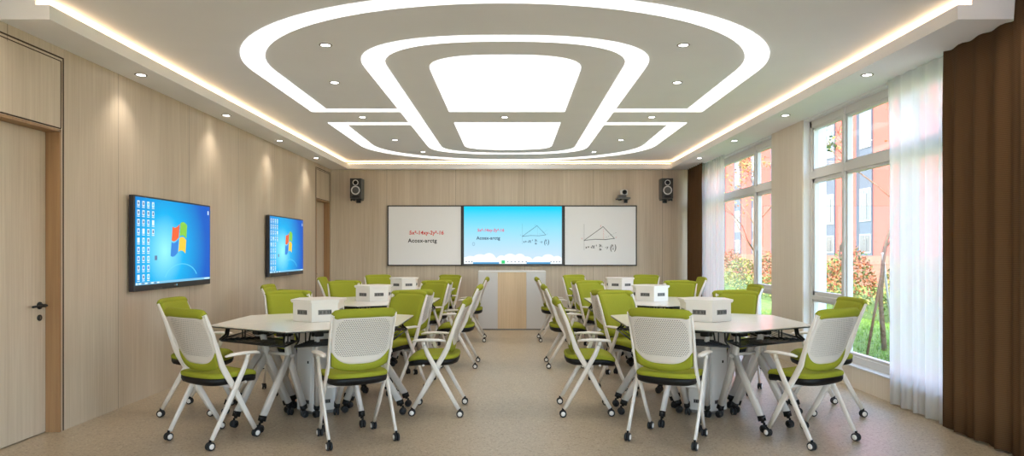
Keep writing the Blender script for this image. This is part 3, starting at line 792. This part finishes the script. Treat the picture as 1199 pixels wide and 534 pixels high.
def main_screen():
    cx = (X1+X2)/2; hw = (X2-X1)/2-.004; h = zb1-zb0
    r = empty('interactive_display', (cx, YB-.064, zb0))
    m = MB(); m.box((-hw, 0, 0), (hw, .06, h), M['bezel'], .004); m.build('housing', r)
    sc = MB(); t = .032; w2 = hw-t; z0, z1 = t+.004, h-.02; zc = (z0+z1)/2
    S = lambda x, z, d=0: Vector((x, -.001-d, z-zc))
    def rect(x0, x1, a, b, m_, d=.0008): sc.poly([S(x0, a, d), S(x1, a, d), S(x1, b, d), S(x0, b, d)], m_)
    rect(-w2, w2, z0, z1, M['sky_screen'], 0)
    # clouds along the bottom
    n = 90; rr = random.Random(5)
    bumps = [(-.75, .09, .12), (-.58, .12, .15), (-.42, .14, .13), (-.2, .10, .10), (-.05, .13, .14), (.12, .13, .12), (.25, .08, .10), (.45, .08, .11), (.62, .12, .13), (.78, .09, .1), (-.85, .07, .1)]
    hh = lambda x: .05+max([0]+[b*math.sqrt(max(0, 1-((x-a)/c)**2)) for a, b, c in bumps])
    for i in range(n):
        xa = -w2+2*w2*i/n; xb = -w2+2*w2*(i+1)/n
        sc.poly([S(xa, z0, .0006), S(xb, z0, .0006), S(xb, z0+hh(xb), .0006), S(xa, z0+hh(xa), .0006)], E_cloud)
    rect(-w2+.16, -w2+.62, z0, z0+.03, E_seg, .001); rect(w2-.62, w2-.2, z0, z0+.03, E_seg, .001)
    rect(-.20, -.14, z0+.005, z0+.062, E_tg, .0014)
    for q in range(3): rect(-w2+.03+q*.05, -w2+.05+q*.05, z0+.03, z0+.047, E_dark, .0014)
    for q in range(6): rect(-.10+q*.065, -.08+q*.065, z0+.03, z0+.045, E_dark, .0014)
    for q in range(4): rect(w2-.2+q*.05, w2-.18+q*.05, z0+.028, z0+.043, E_dark, .0014)
    for i in range(16):      # small hollow pointer ring
        a0, a1 = R(i*22.5), R((i+1)*22.5); P = lambda a, q: S(-w2+.17+q*.9*math.cos(a), z0+.35+q*1.2*math.sin(a), .001)
        sc.poly([P(a0, .020), P(a1, .020), P(a1, .026), P(a0, .026)], E_icon)
    base = Matrix.Rotation(R(90), 4, 'X')
    zz = lambda z: z-zc
    T = Matrix.Translation((-w2+.235, -.0025, zz(.605))) @ base; sc.text('5x\u00b2-14xy-2y\u00b2-16', T, E_mag, .073, shear=.05, space=1.0, bold=.0018)
    T = Matrix.Translation((-w2+.22, -.0025, zz(.465))) @ base; sc.text('Acosx-arctg', T, E_dark, .080, shear=.0, space=1.06, bold=.0022)
    T = Matrix.Translation((.165, -.0025, zz(.52))) @ base; triangle(sc, T, E_dark, E_icon, .42)
    T = Matrix.Translation((.185, -.0025, zz(.41))) @ base; formula(sc, T, E_dark, .47)
    o = sc.build('screen', r, recalc=False); o.location = (0, 0, zc); o['label'] = 'lit screen with formulas over a cyan sky with clouds'
    tag(r, 'big lit screen between the two whiteboards on the back wall', 'screen')
main_screen()

# ------------------------------------------------------------------ speakers and camera
def make_speaker(sx):
    r = empty('wall_speaker')
    m = MB(); m.box((-.1, -.0, 0), (.1, .235, .355), M['speaker_grey'], .008); m.build('cabinet', r)
    m = MB(); m.box((-.094, -.006, .006), (.094, .001, .349), M['speaker_dark'], .003); m.build('front_panel', r)
    for nm, z, rr in (('woofer', .145, .078), ('tweeter', .278, .05)):
        m = MB(); m.lathe((0, -.006, z), (0, -1, 0), ((rr, 0), (rr, .006), (rr*.96, .008), (rr*.76, .008), (rr*.74, .002)), M['ring_white'], 26)
        m.lathe((0, -.006, z), (0, -1, 0), ((rr*.76, .004), (rr*.66, .008), (rr*.3, -.002+.004), (rr*.28, .006), (rr*.1, .009)), M['speaker_grey'] if nm == 'woofer' else M['black'], 22)
        m.build(nm, r)
    m = MB(); m.box((-.06, -.008, .022), (.06, -.005, .048), M['black'], .001); m.build('bass_port', r)
    m = MB()
    for x in (-.075, .075): m.box((x-.018, .01, -.022), (x+.018, .225, -.004), M['black_metal'], .002)
    m.box((-.09, .05, -.012), (.09, .08, .0), M['black_metal']); m.box((-.04, .225, -.06), (.04, .24, .2), M['black_metal'])
    for x in (-.08, .08): m.cyl((x, .012, -.03), (x, .03, -.03), .012, M['black_metal'], 10)
    m.build('bracket', r)
    return r
sp1 = make_speaker(1); sp1.location = (-2.715, YB-.24, 2.19)
tag(sp1, 'grey two-way loudspeaker with white rings on the back wall, top left', 'speaker', 'wall loudspeakers')
sp2 = copy_tree(sp1); sp2.location = (2.70, YB-.24, 2.19)
tag(sp2, 'grey two-way loudspeaker with white rings on the back wall, top right', 'speaker', 'wall loudspeakers')
r = empty('tracking_camera', (1.95, YB-.12, 2.19)); 
m = MB(); m.box((-.12, -.06, 0), (.12, .12, .03), M['speaker_grey'], .005); m.box((-.07, -.04, -.02), (-.03, .12, .0), M['black_metal']); m.box((.03, .08, -.06), (.09, .12, .0), M['black_metal']); m.build('mount', r)
m = MB(); m.box((-.09, -.05, .032), (.05, .07, .07), M['speaker_grey'], .008); m.build('base', r)
m = MB(); m.box((-.05, -.06, .07), (.07, .055, .165), M['ring_white'], .02); m.build('head', r)
m = MB(); m.lathe((.015, -.055, .118), (0, -1, 0), ((.04, 0), (.04, .02), (.032, .024), (.028, .016), (.01, .014)), M['black'], 20); m.build('lens', r)
tag(r, 'small conference camera mounted on the back wall above the right whiteboard', 'camera')

# ------------------------------------------------------------------ lectern
r = empty('lectern', (0, 11.07, 0))
for x0, x1 in ((-.55, -.232), (.232, .55)):
    s_ = -1 if x0 < 0 else 1
    m = MB(); pts = []
    yo = .0
    poly = [(x0, .0), (x1, .0), (x1, .44), (x0, .44)]
    m.box((x0, .0, .02), (x1, .44, .945), M['column_grey'], .006); m.build('side_panel', r)
m = MB(); m.box((-.232, .004, .02), (.232, .42, .945), M['wood_lectern'], .002); o = m.build('front_panel', r); o['label'] = 'pale wood centre panel'
m = MB(); m.box((-.55, -.004, .935), (.55, .46, .955), M['white_plastic'], .004); m.build('top', r)
m = MB(); m.box((-.54, .012, .0), (.54, .43, .022), M['grey_plate']); m.build('plinth', r)
tag(r, 'white lectern with a pale wood centre panel below the main screen', 'lectern')

# ------------------------------------------------------------------ outdoors
def ground_mat():
    m, nt, b = new_mat('grass_ground'); L = nt.links; N = nt.nodes
    geo = N.new('ShaderNodeNewGeometry'); n = N.new('ShaderNodeTexNoise'); n.inputs['Scale'].default_value = 9; n.inputs['Detail'].default_value = 8
    L.new(geo.outputs['Position'], n.inputs['Vector']); r = N.new('ShaderNodeValToRGB'); e = r.color_ramp.elements
    e[0].color = srgb(62, 92, 26); e[1].color = srgb(122, 150, 60); e[0].position = .35; e[1].position = .66
    L.new(n.outputs['Fac'], r.inputs['Fac']); L.new(r.outputs['Color'], b.inputs['Base Color']); b.inputs['Roughness'].default_value = .9
    bp = N.new('ShaderNodeBump'); bp.inputs['Strength'].default_value = .6; L.new(n.outputs['Fac'], bp.inputs['Height']); L.new(bp.outputs['Normal'], b.inputs['Normal'])
    return m
M['grass'] = ground_mat()
M['blade'] = plain('grass_blade', srgb(108, 142, 50), .8, vary=.25, bscale=5)
o = MB().box((3.47, -20, -.4), (60, 90, -.1), M['grass']).build('lawn_ground'); struct(o)
g = MB(); rr = random.Random(11); i = g.mi(M['blade'])
for _ in range(14000):
    x = rr.uniform(3.6, 7.4); y = rr.uniform(5.5, 16); a = rr.uniform(0, 6.28); h = rr.uniform(.03, .075); w_ = .006
    dx, dy = math.cos(a)*w_, math.sin(a)*w_; lx, ly = rr.uniform(-.02, .02), rr.uniform(-.02, .02)
    v = [g.bm.verts.new(p) for p in ((x-dx, y-dy, -.1), (x+dx, y+dy, -.1), (x+lx, y+ly, -.1+h))]
    g.bm.faces.new(v).material_index = i
tag(g.build('grass', recalc=False), 'short green grass on the lawn outside the windows', 'grass', kind='stuff')

M['salmon'] = plain('salmon_render', srgb(172, 70, 58), .9, vary=.04, bscale=.6)
M['dark_base'] = plain('brown_base', srgb(120, 84, 68), .9, vary=.1, bscale=2)
M['spandrel'] = plain('spandrel_grey', srgb(66, 74, 84), .7)
M['spandrel_d'] = plain('spandrel_dark', srgb(52, 56, 66), .7)
M['pane'] = plain('building_pane', srgb(84, 104, 122), .15)
M['pane_dark'] = plain('building_pane_dark', srgb(62, 66, 72), .15)
M['bframe'] = plain('building_frame', srgb(140, 142, 144), .5)
BX = 14.0
b_ = empty('apartment_building', (BX+3, 30, -.1))
def bpart(mb, name, parent=b_):
    o = mb.build(name, loc=b_.location); o.parent = parent; o.location = (0, 0, 0); return o
wl = MB(); wl.box((BX, 6, -.1), (BX+6, 75, 8.6), M['salmon']); bpart(wl, 'wall')
wl = MB(); wl.box((BX-.05, 6, -.1), (BX, 75, 1.1), M['dark_base']); bpart(wl, 'base_course')
for cI in range(20):
    yc = 27.1+3.05*(cI-6)
    if yc < 7.5 or yc > 74: continue
    s2 = MB(); s2.box((BX-.06, yc-.62, 1.1), (BX, yc+.3, 8.2), M['spandrel']); s2.box((BX-.05, yc+.3, 1.1), (BX, yc+.62, 8.2), M['spandrel_d']); bpart(s2, 'window_bay')
    for fl, (za, zb) in enumerate(((1.2, 1.95), (2.45, 3.75), (5.35, 6.75))):
        pm = M['pane_dark'] if fl < 2 else M['pane']
        wn = MB(); wn.box((BX-.09, yc-.56, za), (BX-.06, yc+.26, zb), M['bframe']); 
        for q in range(2):
            y0 = yc-.52+q*.39; wn.box((BX-.10, y0, za+.05), (BX-.09, y0+.35, zb-.05), pm)
        wn.box((BX-.11, yc-.13-.2, za+.1), (BX-.10, yc-.13+.05, zb-.2), M['bframe'] if fl >= 2 else pm)
        bpart(wn, 'window')
wl = MB(); wl.box((BX-.25, 5.8, 8.6), (BX+6, 75.2, 8.8), M['spandrel']); bpart(wl, 'roof')
b_['label'] = 'salmon pink building with grey window bays across the lawn'; b_['category'] = 'building'

# foliage
M['leaf_y'] = plain('leaf_yellow_green', srgb(134, 132, 56), .7, vary=.35, bscale=3)
M['leaf_o'] = plain('leaf_orange', srgb(140, 80, 44), .7, vary=.35, bscale=3)
M['leaf_g'] = plain('leaf_green', srgb(70, 92, 38), .7, vary=.3, bscale=3)
M['bark'] = plain('bark', srgb(116, 92, 72), .9, vary=.2, bscale=20)
M['stake_w'] = plain('stake_pale', srgb(196, 190, 184), .8)
M['stake_b'] = plain('stake_brown', srgb(112, 84, 62), .8, vary=.2, bscale=14)
def leaf(g, p, s_, rr, i):
    u = Vector((rr.gauss(0, 1), rr.gauss(0, 1), rr.gauss(0, 1))).normalized(); v = u.orthogonal().normalized(); w_ = u.cross(v)
    a = rr.uniform(0, 6.28); v, w_ = v*math.cos(a)+w_*math.sin(a), w_*math.cos(a)-v*math.sin(a)
    f = g.bm.faces.new([g.bm.verts.new(q) for q in (p-v*s_, p+w_*s_*.5, p+v*s_, p-w_*s_*.5)]); f.material_index = i
def tree(x, y, h, seed, label, leaves=900, ms=('leaf_y', 'leaf_g'), spread=1.1, lsize=.04):
    rr = random.Random(seed); r = empty('young_tree', (x, y, -.1)); wd = MB(); tips = []
    def branch(p, d, L, rad, depth):
        pts = [p]; q = p
        for k in range(4):
            d = (d+Vector((rr.gauss(0, .13), rr.gauss(0, .13), rr.gauss(0, .05)+.03))).normalized(); q = q+d*L/4; pts.append(q)
            if depth >= 2: tips.append(q)
        wd.sweep(pts, [rad*(1-.16*k) for k in range(5)], [rad*(1-.16*k) for k in range(5)], M['bark'], ref=(1, .1, 0), n=6)
        if depth < 4:
            for k in range(3 if depth else 6):
                a = rr.uniform(0, 6.28); b0 = pts[rr.choice((2, 3, 4)) if depth else rr.choice((2, 3, 3, 4, 4))]
                nd = (d*.75+Vector((math.cos(a), math.sin(a), rr.uniform(0, .5)))*spread*.8).normalized()
                branch(b0, nd, L*rr.uniform(.45, .68), rad*.48, depth+1)
    branch(Vector((0, 0, 0)), Vector((0, 0, 1)), h*.62, .035, 0)
    wd.build('trunk', r)
    lf = MB(); ii = [lf.mi(M[q]) for q in ms]
    for _ in range(leaves):
        p = rr.choice(tips)+Vector((rr.gauss(0, .05), rr.gauss(0, .05), rr.gauss(0, .05))); leaf(lf, p, lsize*rr.uniform(.6, 1.2), rr, rr.choice(ii))
    lf.build('foliage', r, recalc=False); tag(r, label, 'tree', 'young trees on the lawn')
tree(5.15, 9.45, 4.6, 3, 'slim young tree propped by stakes just outside the near window', 3200)
tree(6.0, 6.4, 5.0, 8, 'slim bare-branched young tree outside, seen through the near sheer curtain', 700)
tree(6.6, 18.6, 4.6, 21, 'young tree with yellowing leaves outside the far window', 1500, ('leaf_y', 'leaf_o'))
for a, b2, m_, lab in (((4.72, 9.08, -.1), (5.16, 9.42, 1.35), 'stake_b', 'brown wooden stake leaning against the young tree outside'), ((5.75, 10.3, -.1), (5.18, 9.55, 1.25), 'stake_w', 'pale wooden stake leaning from the far side of the young tree')):
    o = MB().cyl(a, b2, .017, M[m_], 10).build('tree_stake', loc=a); tag(o, lab, 'stake', 'tree stakes outside')
def bush_mesh(seed, ms, n, rx, ry, rz, ls):
    rr = random.Random(seed); g = MB(); ii = [g.mi(M[q]) for q in ms]
    for _ in range(n):
        d = Vector((rr.gauss(0, 1), rr.gauss(0, 1), abs(rr.gauss(0, 1)))).normalized()*rr.uniform(.5, 1.0)**.5
        leaf(g, Vector((d.x*rx, d.y*ry, d.z*rz)), ls*rr.uniform(.6, 1.3), rr, rr.choice(ii))
    g.cyl((0, 0, 0), (0, 0, rz*.7), .03, M['bark'], 6); return g
# clipped hedge
h = MB(); rr = random.Random(31); ii = [h.mi(M['leaf_g']), h.mi(M['leaf_g']), h.mi(M['leaf_y'])]
h.box((7.15, 9, -.1), (7.55, 34, .26), M['leaf_g'])
for _ in range(16000):
    leaf(h, Vector((rr.uniform(7.05, 7.65), 9+25*rr.random()**1.3, -.1+.44*rr.random()**.5)), .035*rr.uniform(.6, 1.4), rr, rr.choice(ii))
tag(h.build('clipped_hedge', recalc=False), 'low clipped green hedge along the far edge of the lawn', 'hedge')
b0 = bush_mesh(1, ('leaf_o', 'leaf_g', 'leaf_o'), 1500, .7, .7, 1.5, .05).build('shrub', recalc=False)
b1 = bush_mesh(2, ('leaf_g', 'leaf_y'), 1500, .8, .8, 1.3, .05).build('shrub', recalc=False)
used = set(); spots = [(9.2, 14.2, 0), (9.5, 16.3, 1), (9.1, 18.4, 0), (9.6, 20.6, 1), (9.2, 22.8, 0), (9.5, 25.2, 0), (9.3, 27.6, 1), (9.6, 30.0, 0)]
nth = {0: ['nearest', 'second', 'third', 'fourth', 'farthest'], 1: ['nearest', 'second', 'farthest']}
cnt = {0: 0, 1: 0}
for x, y, q in spots:
    src = (b0, b1)[q]; o = src if q not in used else src.copy()
    if q in used: col.objects.link(o)
    used.add(q); o.location = (x, y, -.1); o.rotation_euler = (0, 0, y); o.scale = (1, 1, .85+.3*random.random())
    tag(o, ('orange autumn shrub' if q == 0 else 'green leafy shrub')+' behind the hedge outside, %s of its colour' % nth[q][cnt[q]], 'shrub', 'shrubs behind the hedge'); cnt[q] += 1

# ------------------------------------------------------------------ daylight
wd = bpy.data.worlds.new('World'); bpy.context.scene.world = wd; wd.use_nodes = True; nt = wd.node_tree
bg = nt.nodes['Background']; sky = nt.nodes.new('ShaderNodeTexSky')
try:
    sky.sky_type = 'NISHITA'; sky.sun_disc = False; sky.sun_elevation = R(42); sky.sun_rotation = R(250); sky.air_density = 1.0; sky.dust_density = 1.5
except Exception: pass
nt.links.new(sky.outputs[0], bg.inputs[0]); bg.inputs[1].default_value = 1.05
S_ = bpy.data.lights.new('sun', 'SUN'); S_.energy = 2.9; S_.angle = R(3); S_.color = (1, .95, .88)
so = bpy.data.objects.new('sun', S_); col.objects.link(so); so.location = (-20, 0, 20)
so.rotation_euler = Vector((1.0, .9, -1.0)).to_track_quat('-Z', 'Y').to_euler()
struct(MB().box((-40, -60, -.3), (3.47, YF-.2, -.05), plain('bounce_paving', srgb(200, 192, 180), .9, vary=.05, bscale=1)).build('bounce_paving'))  # added unseen pale ground, bounces sunlight up to the ceiling
P = bpy.data.lights.new('window_portal', 'AREA'); P.shape = 'RECTANGLE'; P.size = 5.6; P.size_y = 2.6; P.cycles.is_portal = True
po = bpy.data.objects.new('window_portal', P); col.objects.link(po); po.location = (0, YF-.21, 1.42); po.rotation_euler = (R(90), 0, 0)
for a, b in WIN:       # sampling portals in the window openings
    P = bpy.data.lights.new('window_portal', 'AREA'); P.shape = 'RECTANGLE'; P.size = 2.4; P.size_y = b-a; P.cycles.is_portal = True
    po = bpy.data.objects.new('window_portal', P); col.objects.link(po); po.location = (3.47, (a+b)/2, 1.45); po.rotation_euler = Vector((-1, 0, 0)).to_track_quat('-Z', 'Y').to_euler()

# ------------------------------------------------------------------ camera
cd = bpy.data.cameras.new('camera'); cam = bpy.data.objects.new('camera', cd); col.objects.link(cam)
cam.location = (0, 0, 1.28); cam.rotation_euler = (R(90), 0, 0); cd.sensor_width = 36; cd.lens = 36*800/1199; cd.shift_y = 27/1199; cd.clip_end = 500
sc = bpy.context.scene; sc.camera = cam
sc.view_settings.view_transform = 'Standard'; sc.view_settings.look = 'None'; sc.view_settings.gamma = 1; sc.view_settings.use_curve_mapping = False
sc.view_settings.exposure = 0.92
sc.cycles.max_bounces = 10; sc.cycles.diffuse_bounces = 6; sc.cycles.transparent_max_bounces = 16
